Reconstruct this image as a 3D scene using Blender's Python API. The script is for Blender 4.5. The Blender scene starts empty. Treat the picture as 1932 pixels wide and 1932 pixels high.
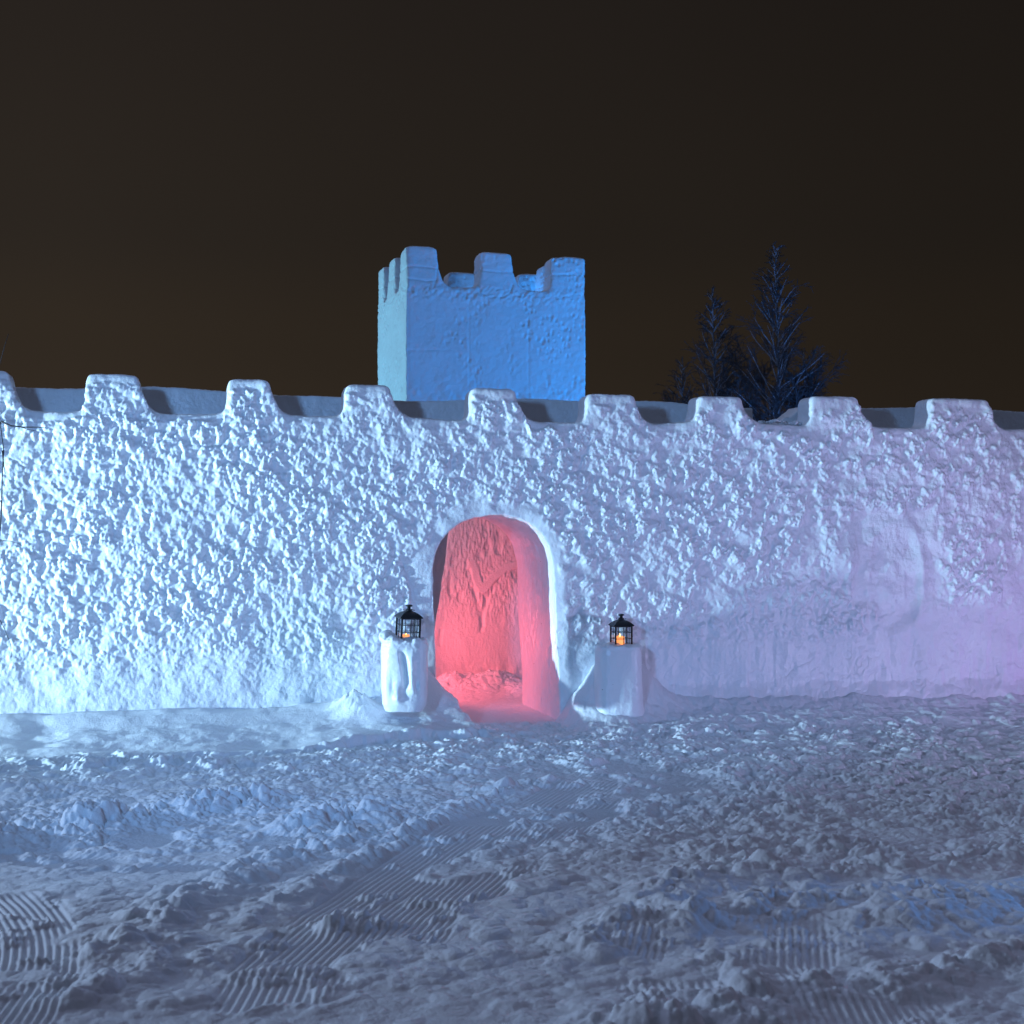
import bpy, bmesh, math, random
import numpy as np
from mathutils import Vector, Matrix

random.seed(7)
C = bpy.context.scene.collection
scene = bpy.context.scene
R = math.radians

# ------------------------------------------------------------------ layout
CAM_H = 1.66
FPX = 2664.0            # focal length for a 1932 px wide picture
YAW = R(13.0)           # the castle wall recedes to the right
WD = 12.0               # distance of the wall's face straight ahead
ca, sa = math.cos(YAW), math.sin(YAW)

def wall_pt(s, t, z=0.0):
    return Vector((s*ca - t*sa, WD + s*sa + t*ca, z))

def to_wall(x, y):
    return x*ca + (y-WD)*sa, -x*sa + (y-WD)*ca

def s_of(u, t=0.0):                       # picture column -> metres along the wall
    k = (u-966.0)/FPX
    return (k*(WD + t*ca) + t*sa)/(ca - k*sa)

def sz(u, v, t=0.0):
    s = s_of(u, t)
    y = WD + s*sa + t*ca
    return s, CAM_H + (1000.0-v)*y/FPX

def gpt(u, v):                            # picture point -> ground point
    y = CAM_H*FPX/(v-1000.0)
    return ((u-966.0)/FPX*y, y)

# ------------------------------------------------------------------ noise
def _h(ix, iy, iz, seed):
    h = (ix.astype(np.uint32)*np.uint32(374761393) ^ iy.astype(np.uint32)*np.uint32(668265263)
         ^ iz.astype(np.uint32)*np.uint32(2147483647 & 1442695041)) + np.uint32(seed*2654435761 & 0xffffffff)
    h = (h ^ (h >> np.uint32(13)))*np.uint32(1274126177)
    h = (h ^ (h >> np.uint32(16)))*np.uint32(2246822519)
    return h ^ (h >> np.uint32(13))

def _i(a): return np.floor(a).astype(np.int64)

def rnd(ix, iy, seed, iz=None):
    if iz is None: iz = np.zeros_like(ix)
    return (_h(ix & 0xffffffff, iy & 0xffffffff, iz & 0xffffffff, seed) & np.uint32(0xffffff)).astype(np.float32)/np.float32(16777215.0)

def perlin(x, y, seed):
    x = np.asarray(x, np.float32); y = np.asarray(y, np.float32)
    ix, iy = _i(x), _i(y); fx, fy = x-ix, y-iy
    ux, uy = fx*fx*fx*(fx*(fx*6-15)+10), fy*fy*fy*(fy*(fy*6-15)+10)
    def g(dx, dy):
        a = rnd(ix+dx, iy+dy, seed)*np.float32(2*math.pi)
        return np.cos(a)*(fx-dx) + np.sin(a)*(fy-dy)
    a, b, c, d = g(0, 0), g(1, 0), g(0, 1), g(1, 1)
    return ((a+(b-a)*ux)*(1-uy) + (c+(d-c)*ux)*uy)*np.float32(1.5)

def fbm(x, y, seed, octv=4, gain=.5, lac=2.03):
    r, a, tot = 0, 1.0, 0
    for o in range(octv):
        r = r + a*perlin(x, y, seed+o*17); tot += a
        x, y, a = x*lac+3.7, y*lac-1.3, a*gain
    return r/tot

def vnoise3(x, y, z, seed):
    ix, iy, iz = _i(x), _i(y), _i(z); fx, fy, fz = x-ix, y-iy, z-iz
    fx, fy, fz = [f*f*(3-2*f) for f in (fx, fy, fz)]
    def v(a, b, c): return rnd(ix+a, iy+b, seed, iz+c)
    def l(p, q, f): return p+(q-p)*f
    return (l(l(l(v(0,0,0),v(1,0,0),fx), l(v(0,1,0),v(1,1,0),fx), fy),
              l(l(v(0,0,1),v(1,0,1),fx), l(v(0,1,1),v(1,1,1),fx), fy), fz)*2-1)

def fbm3(x, y, z, seed, octv=3):
    r, a, tot = 0, 1.0, 0
    for o in range(octv):
        r = r + a*vnoise3(x, y, z, seed+o*31); tot += a
        x, y, z, a = x*2.05+1.7, y*2.05-4.1, z*2.05+.9, a*.55
    return r/tot

def lumps(x, y, seed, rmin=.45, rmax=.95, dens=1.0, power=1.0):
    """a layer of round clods with random size and height (unit cells)"""
    ix, iy = _i(x), _i(y)
    out = np.zeros_like(np.asarray(x, np.float32))
    for dx in (-1, 0, 1):
        for dy in (-1, 0, 1):
            cx, cy = ix+dx, iy+dy
            px = cx + rnd(cx, cy, seed); py = cy + rnd(cx, cy, seed+1)
            r = rmin+(rmax-rmin)*rnd(cx, cy, seed+2)
            on = rnd(cx, cy, seed+3) < dens
            d2 = ((x-px)**2+(y-py)**2)/(r*r)
            v = np.where(on, np.clip(1-d2, 0, 1)**power*r/rmax, 0)
            out = np.maximum(out, v)
    return out

def sm(a, b, x):
    t = np.clip((x-a)/(b-a), 0, 1); return t*t*(3-2*t)

def seg_dist(x, y, pts):
    best = np.full(np.shape(x), 1e9, np.float32)
    for (ax, ay), (bx, by) in zip(pts[:-1], pts[1:]):
        dx, dy = bx-ax, by-ay
        t = np.clip(((x-ax)*dx+(y-ay)*dy)/(dx*dx+dy*dy), 0, 1)
        best = np.minimum(best, (x-ax-t*dx)**2+(y-ay-t*dy)**2)
    return np.sqrt(best)

# ------------------------------------------------------------------ mesh helpers
def np_mesh(name, v, f, normals=None):
    """v (n,3), f (m,k) all faces with k corners"""
    me = bpy.data.meshes.new(name)
    n, (m, k) = len(v), f.shape
    me.vertices.add(n); me.vertices.foreach_set('co', np.ascontiguousarray(v, np.float32).ravel())
    me.loops.add(m*k); me.loops.foreach_set('vertex_index', np.ascontiguousarray(f, np.int32).ravel())
    me.polygons.add(m); me.polygons.foreach_set('loop_start', np.arange(0, m*k, k, dtype=np.int32))
    me.update(calc_edges=True)
    me.polygons.foreach_set('use_smooth', np.ones(m, bool))
    if normals is not None:
        me.normals_split_custom_set_from_vertices([tuple(q) for q in normals.tolist()])
    me.update()
    return me

def link(name, me, mat=None, parent=None):
    o = bpy.data.objects.new(name, me); C.objects.link(o)
    if mat is not None and me is not None: me.materials.append(mat)
    if parent is not None: o.parent = parent
    return o

def tag(o, label=None, cat=None, group=None, kind=None):
    if label: o['label'] = label
    if cat: o['category'] = cat
    if group: o['group'] = group
    if kind: o['kind'] = kind
    return o

def empty(name, loc=(0, 0, 0), rz=0.0):
    o = bpy.data.objects.new(name, None); C.objects.link(o)
    o.location = loc; o.rotation_euler = (0, 0, rz); o.empty_display_size = .1
    return o

def prism(bm, outline, y0, y1):
    """outline (x,z) list extruded from y0 to y1"""
    a = [bm.verts.new((x, y0, z)) for x, z in outline]
    b = [bm.verts.new((x, y1, z)) for x, z in outline]
    bm.faces.new(a); bm.faces.new(list(reversed(b)))
    n = len(a)
    for i in range(n):
        j = (i+1) % n
        bm.faces.new((a[j], a[i], b[i], b[j]))

def prism_x(bm, outline, x0, x1):
    a = [bm.verts.new((x0, y, z)) for y, z in outline]
    b = [bm.verts.new((x1, y, z)) for y, z in outline]
    bm.faces.new(list(reversed(a))); bm.faces.new(b)
    n = len(a)
    for i in range(n):
        j = (i+1) % n
        bm.faces.new((a[i], a[j], b[j], b[i]))

def remesh(bm, size):
    """voxel remesh of overlapping solids -> (verts, quads)"""
    bmesh.ops.recalc_face_normals(bm, faces=bm.faces)
    me = bpy.data.meshes.new('tmp'); bm.to_mesh(me); bm.free()
    o = bpy.data.objects.new('tmp', me); C.objects.link(o)
    md = o.modifiers.new('r', 'REMESH'); md.mode = 'VOXEL'; md.voxel_size = size; md.adaptivity = 0
    dg = bpy.context.evaluated_depsgraph_get(); dg.update()
    ev = o.evaluated_get(dg); em = ev.to_mesh()
    v = np.empty(len(em.vertices)*3, np.float32); em.vertices.foreach_get('co', v); v = v.reshape(-1, 3)
    ls = np.empty(len(em.loops), np.int32); em.loops.foreach_get('vertex_index', ls)
    f = ls.reshape(-1, 4)
    ev.to_mesh_clear()
    bpy.data.objects.remove(o); bpy.data.meshes.remove(me)
    return v, f

def smooth(v, f, its, lam=.6):
    e = np.concatenate([f[:, [0, 1]], f[:, [1, 2]], f[:, [2, 3]], f[:, [3, 0]]])
    n = len(v); deg = np.maximum(np.bincount(e[:, 0], minlength=n), 1)
    for _ in range(its):
        q = np.stack([np.bincount(e[:, 0], weights=v[e[:, 1], k], minlength=n)/deg for k in range(3)], 1)
        v = v + lam*(q-v)
    return v

def smooth_part(v, f, sel, its, lam=.6):
    e = np.concatenate([f[:, [0, 1]], f[:, [1, 2]], f[:, [2, 3]], f[:, [3, 0]]])
    e = e[sel[e[:, 0]]]
    ids = np.where(sel)[0]; m = np.full(len(v), -1); m[ids] = np.arange(len(ids))
    a = m[e[:, 0]]; deg = np.maximum(np.bincount(a, minlength=len(ids)), 1)
    v = v.copy()
    for _ in range(its):
        for k in range(3):
            q = np.bincount(a, weights=v[e[:, 1], k], minlength=len(ids))/deg
            v[ids, k] += lam*(q-v[ids, k])
    return v

def vnormals(v, f):
    a = np.cross(v[f[:, 2]]-v[f[:, 0]], v[f[:, 3]]-v[f[:, 1]])
    n = np.zeros_like(v, dtype=np.float64)
    for c in range(4):
        for k in range(3):
            n[:, k] += np.bincount(f[:, c], weights=a[:, k], minlength=len(v))
    return n/np.maximum(np.linalg.norm(n, axis=1, keepdims=True), 1e-12)

def submesh(name, v, f, nrm, mask, mat, parent):
    g = f[mask]
    if len(g) == 0: return None
    idx, inv = np.unique(g.ravel(), return_inverse=True)
    me = np_mesh(name, v[idx], inv.reshape(g.shape), nrm[idx])
    return link(name, me, mat, parent)

# ------------------------------------------------------------------ materials
def nodes(name):
    m = bpy.data.materials.new(name); m.use_nodes = True
    return m, m.node_tree.nodes, m.node_tree.links, m.node_tree.nodes['Principled BSDF']

def snow_mat(name, col, grain=70.0, bump=.35, dist=.006, rough=(.35, .6), spec=.5, sss=.0, fleck=0.0):
    m, N, L, p = nodes(name)
    tc = N.new('ShaderNodeTexCoord')
    n1 = N.new('ShaderNodeTexNoise'); n1.inputs['Scale'].default_value = grain; n1.inputs['Detail'].default_value = 4
    n2 = N.new('ShaderNodeTexNoise'); n2.inputs['Scale'].default_value = 2.2; n2.inputs['Detail'].default_value = 5
    for n in (n1, n2): L.new(tc.outputs['Object'], n.inputs['Vector'])
    b = N.new('ShaderNodeBump'); b.inputs['Strength'].default_value = bump; b.inputs['Distance'].default_value = dist
    L.new(n1.outputs['Fac'], b.inputs['Height']); L.new(b.outputs['Normal'], p.inputs['Normal'])
    mr = N.new('ShaderNodeMapRange'); mr.inputs[1].default_value = .35; mr.inputs[2].default_value = .7
    mr.inputs[3].default_value, mr.inputs[4].default_value = rough
    L.new(n2.outputs['Fac'], mr.inputs[0]); L.new(mr.outputs[0], p.inputs['Roughness'])
    mx = N.new('ShaderNodeMix'); mx.data_type = 'RGBA'
    mx.inputs[6].default_value = (*[c*.93 for c in col], 1); mx.inputs[7].default_value = (*col, 1)
    L.new(n2.outputs['Fac'], mx.inputs[0])
    out = mx.outputs[2]
    if fleck:
        vo = N.new('ShaderNodeTexVoronoi'); vo.inputs['Scale'].default_value = 9
        L.new(tc.outputs['Object'], vo.inputs['Vector'])
        lt = N.new('ShaderNodeMath'); lt.operation = 'LESS_THAN'; lt.inputs[1].default_value = fleck
        L.new(vo.outputs['Distance'], lt.inputs[0])
        m2 = N.new('ShaderNodeMix'); m2.data_type = 'RGBA'; m2.inputs[7].default_value = (.08, .06, .06, 1)
        L.new(lt.outputs[0], m2.inputs[0]); L.new(out, m2.inputs[6]); out = m2.outputs[2]
    L.new(out, p.inputs['Base Color'])
    p.inputs['Specular IOR Level'].default_value = spec
    if sss:
        p.inputs['Subsurface Weight'].default_value = sss
        p.inputs['Subsurface Radius'].default_value = (.7, .9, 1.0)
        p.inputs['Subsurface Scale'].default_value = .02
    return m

SNOW_WALL = snow_mat('packed_snow', (.84, .88, .92), 90, .5, .006, (.28, .5), .6, .22)
SNOW_SMOOTH = snow_mat('smoothed_snow', (.82, .86, .9), 60, .35, .006, (.3, .55), .5, fleck=.035)
SNOW_GROUND = snow_mat('trampled_snow', (.8, .84, .88), 75, .5, .008, (.5, .75), .35)
SNOW_TOWER = snow_mat('tower_snow', (.8, .86, .9), 45, .4, .012, (.45, .7), .35)
SNOW_RED = snow_mat('inner_snow', (.82, .84, .86), 70, .5, .008, (.4, .6), .4)

def flat_mat(name, col, rough=.5, metal=0.0, emit=None, es=0.0):
    m, N, L, p = nodes(name)
    n = N.new('ShaderNodeTexNoise'); n.inputs['Scale'].default_value = 40; n.inputs['Detail'].default_value = 4
    tc = N.new('ShaderNodeTexCoord'); L.new(tc.outputs['Object'], n.inputs['Vector'])
    mx = N.new('ShaderNodeMix'); mx.data_type = 'RGBA'
    mx.inputs[6].default_value = (*[c*.7 for c in col], 1); mx.inputs[7].default_value = (*[min(1, c*1.3) for c in col], 1)
    L.new(n.outputs['Fac'], mx.inputs[0]); L.new(mx.outputs[2], p.inputs['Base Color'])
    mr = N.new('ShaderNodeMapRange'); mr.inputs[3].default_value = rough*.75; mr.inputs[4].default_value = min(1, rough*1.3)
    L.new(n.outputs['Fac'], mr.inputs[0]); L.new(mr.outputs[0], p.inputs['Roughness'])
    p.inputs['Metallic'].default_value = metal
    if emit:
        p.inputs['Emission Color'].default_value = (*emit, 1); p.inputs['Emission Strength'].default_value = es
    return m

IRON = flat_mat('black_iron', (.012, .014, .016), .42, 0.0)
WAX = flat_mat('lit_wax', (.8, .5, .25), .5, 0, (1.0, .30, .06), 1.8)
FLAME = flat_mat('candle_flame', (.9, .6, .3), .5, 0, (1.0, .5, .15), 6.0)
BARK = flat_mat('frosty_bark', (.12, .13, .15), .85)
TWIG = flat_mat('frosty_twigs', (.06, .07, .085), .8)
LIT_FROST = flat_mat('lit_frosted_limbs', (.34, .38, .44), .8)  # frost, made paler than the twigs to paint in the limbs' highlights
DARKTWIG = flat_mat('dark_twigs', (.03, .025, .03), .8)

def glass_mat():
    m, N, L, p = nodes('lantern_glass')
    N.remove(p)
    t = N.new('ShaderNodeBsdfTransparent'); t.inputs[0].default_value = (.93, .95, .96, 1)
    g = N.new('ShaderNodeBsdfGlossy'); g.inputs['Roughness'].default_value = .08
    n = N.new('ShaderNodeTexNoise'); n.inputs['Scale'].default_value = 30
    tc = N.new('ShaderNodeTexCoord'); L.new(tc.outputs['Object'], n.inputs['Vector'])
    mr = N.new('ShaderNodeMapRange'); mr.inputs[3].default_value = .04; mr.inputs[4].default_value = .16
    L.new(n.outputs['Fac'], mr.inputs[0])
    x = N.new('ShaderNodeMixShader'); L.new(mr.outputs[0], x.inputs[0]); L.new(t.outputs[0], x.inputs[1]); L.new(g.outputs[0], x.inputs[2])
    L.new(x.outputs[0], N['Material Output'].inputs['Surface'])
    return m
GLASS = glass_mat()

# ------------------------------------------------------------------ door outline
door_px = [(832, 1420), (829, 1372), (824, 1300), (821, 1200), (818, 1120), (818, 1075), (822, 1045), (832, 1022),
           (848, 1002), (868, 987), (895, 977), (925, 972), (952, 972), (980, 978), (1003, 990), (1022, 1008),
           (1036, 1032), (1043, 1062), (1046, 1100), (1049, 1180), (1053, 1260), (1056, 1330), (1058, 1372), (1059, 1420)]
DOOR = [sz(u, v) for u, v in door_px]
DOOR[0] = (DOOR[0][0], -.3); DOOR[-1] = (DOOR[-1][0], -.3)

def door_sd(s, z):
    d = seg_dist(s, z, DOOR)
    inside = np.zeros(np.shape(s), bool)
    P = DOOR
    for (ax, ay), (bx, by) in zip(P, P[1:]+P[:1]):
        c = (ay > z) != (by > z)
        inside ^= c & (s < (bx-ax)*(z-ay)/(by-ay+1e-12)+ax)
    return np.where(inside, -d, d)

# ------------------------------------------------------------------ castle wall
ZB = 2.6          # crenel floor of the front parapet
mer_px = [(-345, -240, 690), (-85, 18, 696), (160, 262, 704), (428, 510, 714), (650, 738, 724), (888, 974, 731), (1107, 1200, 742),
          (1317, 1402, 746), (1530, 1622, 746), (1755, 1868, 750), (1985, 2085, 752), (2225, 2330, 752)]
MER = []
for u0, u1, v in mer_px:
    s0, z = sz(u0, v); s1, _ = sz(u1, v)
    MER.append((s0, s1, z))
MER[0] = (MER[0][0], MER[0][1], 2.92)
S0, S1 = -6.6, 7.6

def bez(p0, p1, p2, p3, n):
    out = []
    for i in range(n+1):
        t = i/n; q = 1-t
        out.append(tuple(q**3*a+3*q*q*t*b+3*q*t*t*c+t**3*d for a, b, c, d in zip(p0, p1, p2, p3)))
    return out

def crenel_top(mers, zb, s0, s1, flare, rise, jit=True):
    """outline (x,z) from left to right over the merlons"""
    rr = random.Random(3)
    pts = [(s0, zb)]
    for a, b, zt in mers:
        zz = zb + (rr.uniform(-.015, .015) if jit else 0)
        pts += bez((a-rise*1.2, zz), (a-rise*.3, zz), (a-.005, zz+.01), (a, zz+rise*1.1), 6)
        pts += [(a+.004, zt-.05), (a+.025, zt), (b-.03, zt), (b, zt-.025)]
        pts += bez((b+.010, zt-.09), (b+flare*.22, zz+.06), (b+flare*.5, zz+.002), (b+flare, zz), 8)
    pts.append((s1, zb))
    return pts

front_out = [(S0, -.25)] + DOOR + [(S1, -.25)] + list(reversed(crenel_top(MER, ZB, S0, S1, .21, .10)))
core_out = [(S0, -.25)] + DOOR + [(S1, -.25), (S1, 2.36), (S0, 2.36)]
TW = 1.15
rear_s = np.linspace(S0, S1, 60)
rr_ = random.Random(11)
def rear_z(s): return 2.865 + .02*math.sin(s*1.7) + .012*math.sin(s*4.1+1) + .03*max(0, min(1, (-1.5-s)/2))
# the rear parapet is broken away behind the crenel that shows the trees
b0, b1 = s_of(1432, .95), s_of(1528, .95)
def rear_top():
    out = []
    for s in rear_s:
        if b0-.03 < s < b1+.03: continue
        out.append((float(s), rear_z(s)))
    br = [(b0-.02, rear_z(b0)), (b0+.0, 2.62), (b0+.10, 2.57), (b0+.16, 2.63), (b0+.24, 2.66), (b0+.30, 2.75), (b0+.37, 2.76), (b1-.02, 2.87)]
    out += br
    out.sort(key=lambda p: p[0])
    return out
rear_out = [(S0, 1.9), (S1, 1.9)] + list(reversed(rear_top()))

bm = bmesh.new()
prism(bm, front_out, 0.0, .32)
prism(bm, core_out, .2, TW+.25)
prism(bm, rear_out, TW-.1, TW+.25)
V, F = remesh(bm, .0075)
V = V.astype(np.float64)
V = smooth(V, F, 12)
V = smooth_part(V, F, (V[:, 2] > 2.47) & (V[:, 1] < .5), 55)
Nn = vnormals(V, F)
s, t, z = V[:, 0], V[:, 1], V[:, 2]
front = np.clip(-Nn[:, 1], 0, 1)
# where the face carries clods
dd = door_sd(s, z)
cov = .84 + .62*fbm(s*1.3, z*1.5, 5, 3) + .5*np.minimum(0, fbm(s*2.2+z*1.2, z*1.6, 6, 2)+.12) - .36*sm(-1.5, 4.0, s)
cov = cov + .35*sm(-1.5, -3.5, s)
topz = np.full_like(s, ZB+.02)
for a, b, zt in MER: topz = np.where((s > a-.02) & (s < b+.12), np.maximum(topz, np.where(s < b, zt-.015, ZB + (zt-ZB)*(1-(s-b)/.14))), topz)
cov = cov*sm(.03, .15, topz - z + .06*fbm(s*7, z*7, 9, 2))
low_r = .62 + .10*fbm(s*2.1, z*0+1, 21, 3) - .14*sm(1.6, 2.4, s)*0 + .30*sm(3.2, 3.9, s)
cov = np.where(s > .3, cov*sm(low_r-.06, low_r+.10, z), cov)
wx = .03*fbm(s*9, z*9, 31, 2); wz = .03*fbm(s*9+40, z*9, 32, 2)
P, Q = s+wx, z+wz
fine = sm(.95, .45, z)*sm(.0, -1.0, s)          # the low left part is only fine ripples
smooth_door = sm(.03, .16, dd + .07*fbm(s*4, z*4, 41, 2))
smooth_l = 1 - sm(.30, .12, np.hypot((s-s_of(795))/.55, (z-1.2)/1.5))
right_face = 1-.97*sm(.07, -.05, np.maximum(np.abs(s-s_of(1690))-.42, np.abs(z-1.42)-.40) + .05*fbm(s*3, z*3, 43, 2))
disc = 1-sm(.05, -.02, np.hypot((s-s_of(1975))/.9, (z-1.05)/1.0)-.50)
mask = np.clip(cov, 0, 1.15)*smooth_door*right_face*disc*smooth_l
patch = sm(.10, .42, mask + .60*fbm(P*4.5, Q*4.0, 51, 3) - .05)
lw = sm(.5, -1.6, s)                      # the left half is packed more evenly
low_m = np.where(s > .3, sm(low_r-.08, low_r+.24, z + .10*fbm(s*5, z*5, 143, 3)), 1.0)
patch = patch*low_m*smooth_door*right_face*disc*sm(.01, .09, topz - z + .05*fbm(s*7, z*7, 9, 2))
b1_ = lumps(P/.082 + Q/1.3, Q/.092, 60, .45, 1.0, .85)
b2_ = lumps(P/.043 + Q/.8, Q/.050, 64, .45, 1.0, .9, .8)
b3_ = lumps(s/.022, z/.026, 68, .35, .9, .75, .8)
b4_ = lumps(s/.016, z/.018, 72, .4, .9, .6)
crest = sm(.25, .80, .6*b1_ + .65*b2_)
big = .80*(.62+.72*sm(-.35, .4, fbm(s*1.15, z*1.35, 147, 3)))*(.017*b1_*(.5+.8*np.clip(.5+fbm(P*2.5, Q*2.5, 55, 2), 0, 1.2))*(1-.3*lw) + .022*b2_*(.25+.75*np.maximum(b1_, .8*lw))
       + .0135*b3_*crest + .0065*b4_*crest)
fin = (.0085*lumps(P/.06+Q/.09, Q/.045, 80, .4, .9, .85) + .006*b3_ + .003*b4_)*(.25+.75*sm(.30, .75, z))
base = .022*fbm(s*2.2, z*2.2, 91, 3) + .012*fbm(s*6, z*6, 93, 3) + .0022*fbm(s*40, z*34, 97, 2)
# vertical pour marks on the smooth lower right
pour = .010*fbm(s*9, z*1.1, 101, 3)*sm(1.0, .5, z)*sm(.5, 1.2, s) - .006*sm(.03, 0, np.abs(fbm(s*3.2, z*2.6, 103, 3)))*sm(.9, .4, z)*sm(.9, 1.5, s)
disp_f = base + patch*(big*(1-.93*fine) + .7*fin*fine*sm(.05, .45, z)) + pour
# shallow worked niche on the right: a rounded scoop with a raised rim
nx, nz = (s-s_of(1690))/.27, (z-sz(1690, 1095)[1])/.50
rn = (np.abs(nx)**2.6+np.abs(nz)**2.6)**(1/2.6)
disp_f += .011*np.exp(-((rn-1)/.16)**2)*(.3+.7*sm(-.4, .8, nx)) - .010*sm(1.05, .7, rn)
# raised shard left of the niche
nx2 = (s-s_of(1585))/.22; nz2 = (z-1.45)/.30
disp_f += .030*sm(1.0, .3, np.hypot(nx2, nz2))*sm(.9, .75, nx2+.2*nz2)
# patted, glowing lip around the arch: stands proud on the right of the opening
lip = np.exp(-((dd-.085)/.055)**2)
disp_f += .020*lip*sm(-.15, .35, s+.05*z)
# foot of the wall flares out a little
disp_f += (.035+.07*sm(.5, 1.0, s))*sm(.34, -.02, z + .05*fbm(s*4, z*4, 145, 3))*sm(.0, .25, dd)
gen = .007*fbm3(s*9, t*9, z*9, 111, 3) + .0035*fbm3(s*34, t*34, z*34, 115, 2)
jamb = .015*fbm3(s*5, t*5, z*2.2, 121, 3) + .007*fbm3(s*40, t*40, z*14, 125, 3)
is_jamb = (np.abs(dd) < .12) & (t > .06) & (z < 2.0)
gen = np.where(is_jamb, jamb, gen)
# a pressed joint line along the rear parapet
gen = gen - .012*np.exp(-((z-2.60-.02*fbm(s*1.5, s*0, 131, 2))/.008)**2)*sm(.8, .95, t)
w = sm(.25, .85, front)*(t < .25)
D = w*disp_f + (1-w)*gen
V = V + Nn*D[:, None]
Nn = vnormals(V, F)

wall = empty('castle_wall', (0, WD, 0), YAW)
tag(wall, 'long white snow castle wall with rough icy face, square merlons and an arched doorway', 'castle wall')
fc = V[F].mean(1)
part = np.zeros(len(F), int)
part[(fc[:, 1] > .8) & (fc[:, 2] > 2.42)] = 100
fd = door_sd(fc[:, 0], fc[:, 2])
part[(np.abs(fd) < .07) & (fc[:, 1] > .03) & (fc[:, 2] < 2.05) & (part == 0)] = 101
for k, (a, b, zt) in enumerate(MER):
    part[(fc[:, 1] < .6) & (fc[:, 2] > ZB+.015) & (fc[:, 0] > a-.09) & (fc[:, 0] < b+.2) & (part == 0)] = k+1
submesh('wall_face', V, F, Nn, part == 0, SNOW_WALL, wall)
submesh('rear_parapet', V, F, Nn, part == 100, SNOW_WALL, wall)
submesh('doorway_arch', V, F, Nn, part == 101, SNOW_SMOOTH, wall)
for k in range(len(MER)):
    submesh('merlon', V, F, Nn, part == k+1, SNOW_WALL, wall)
del V, F, Nn

# loose snow lying in the broken crenel: a heap nobody could count
rb = random.Random(5)
bm = bmesh.new()
for i in range(46):
    u = rb.uniform(1432, 1512); tt = rb.uniform(.08, .30)
    ss, zz = s_of(u, tt), ZB+.005
    r = rb.uniform(.006, .026)
    ring = bmesh.ops.create_icosphere(bm, subdivisions=2, radius=r)
    for vv in ring['verts']:
        n = vv.co.normalized()
        k = 1+.35*math.sin(n.x*5+i)*math.cos(n.y*4+i*2)+.2*math.sin(n.z*7+i)
        vv.co = vv.co*k
        vv.co.z *= .8
        vv.co += Vector((ss, tt, zz + r*.5 + .03*math.exp(-((u-1465)/25)**2)))
me = bpy.data.meshes.new('snow_crumbs'); bm.to_mesh(me); bm.free()
for p_ in me.polygons: p_.use_smooth = True
o = link('snow_crumbs', me, SNOW_GROUND); o.location = (0, WD, 0); o.rotation_euler = (0, 0, YAW)
tag(o, 'loose snow crumbs lying in the broken gap of the wall top below the trees', 'snow crumbs', kind='stuff')

# ------------------------------------------------------------------ inner walls behind the doorway
def inner_wall(name, label, sl_top, sl_bot, s1, t0, thick, h, size, carve):
    bm = bmesh.new()
    prism(bm, [(sl_bot, -.2), (s1, -.2), (s1, h), (sl_top, h), (sl_top*.5+sl_bot*.5+.01, h*.45)], t0, t0+thick)
    v, f = remesh(bm, size); v = smooth(v.astype(np.float64), f, 4)
    v[:, 0] += .7*np.clip(v[:, 1]-t0-.03, 0, 1)*sm(1.0, .2, v[:, 0])
    n = vnormals(v, f); s, t, z = v[:, 0], v[:, 1], v[:, 2]
    fr = sm(.3, .85, -n[:, 1])
    drip = sm(.05, .4, np.abs(fbm(s*48, z*9, 201, 3)))
    rough = sm(.55, 1.0, z + .15*fbm(s*3, z*3, 205, 2))
    d = .012*fbm(s*3, z*2.2, 207, 3) + (.011*(fbm(s*55, z*11, 209, 3)) - .007*(1-drip))*(.25+.75*rough) + .0025*fbm(s*60, z*40, 211, 2)
    pit = lumps(s/.10, z/.17, 213, .25, .55, .5, .7)
    d -= .016*pit*rough
    if carve:
        def P(u, v_): return sz(u, v_, t0)
        bird = [P(955+30, 1063), P(955, 1070), P(930, 1090), P(912, 1112), P(903, 1100), P(892, 1062)]
        bd = seg_dist(s, z, bird) + .012*fbm(s*14, z*14, 221, 2)
        k = sm(.055, .035, bd)
        d = d*(1-k) + .003*k + .002*k*fbm(s*12, z*12, 225, 2)
        for a in ([P(880, 1062), P(884, 1085)], [P(893, 1108), P(905, 1150), P(912, 1180)], [P(922, 1120), P(912, 1150), P(908, 1190)],
                  [P(850, 1080), P(848, 1120)], [P(832, 1190), P(830, 1215)]):
            d -= .012*sm(.034, .004, seg_dist(s+.012*fbm(s*20, z*9, 223, 2), z, a))
    d += .05*sm(.35, .0, z)*(.5+fbm(s*6, z*6, 217, 3))
    v = v + n*((fr*d + (1-fr)*.01*fbm3(s*8, t*8, z*8, 219, 3))[:, None])
    n = vnormals(v, f)
    me = np_mesh(name, v, f); o = link(name, me, SNOW_RED)
    o.location = (0, WD, 0); o.rotation_euler = (0, 0, YAW)
    tag(o, label, 'snow wall')
    return o
T_IN = 3.0
inner_wall('inner_snow_wall', 'red lit inner snow wall with drip marks and a scraped V mark, seen through the doorway',
           s_of(864, T_IN), s_of(797, T_IN), 2.6, T_IN, .5, 2.3, .009, True)
inner_wall('snow_wall', 'dim brownish snow wall in the gap between doorway edge and red inner wall',
           -4.2, -4.2, .9, 5.2, .4, 2.3, .022, False)

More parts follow.
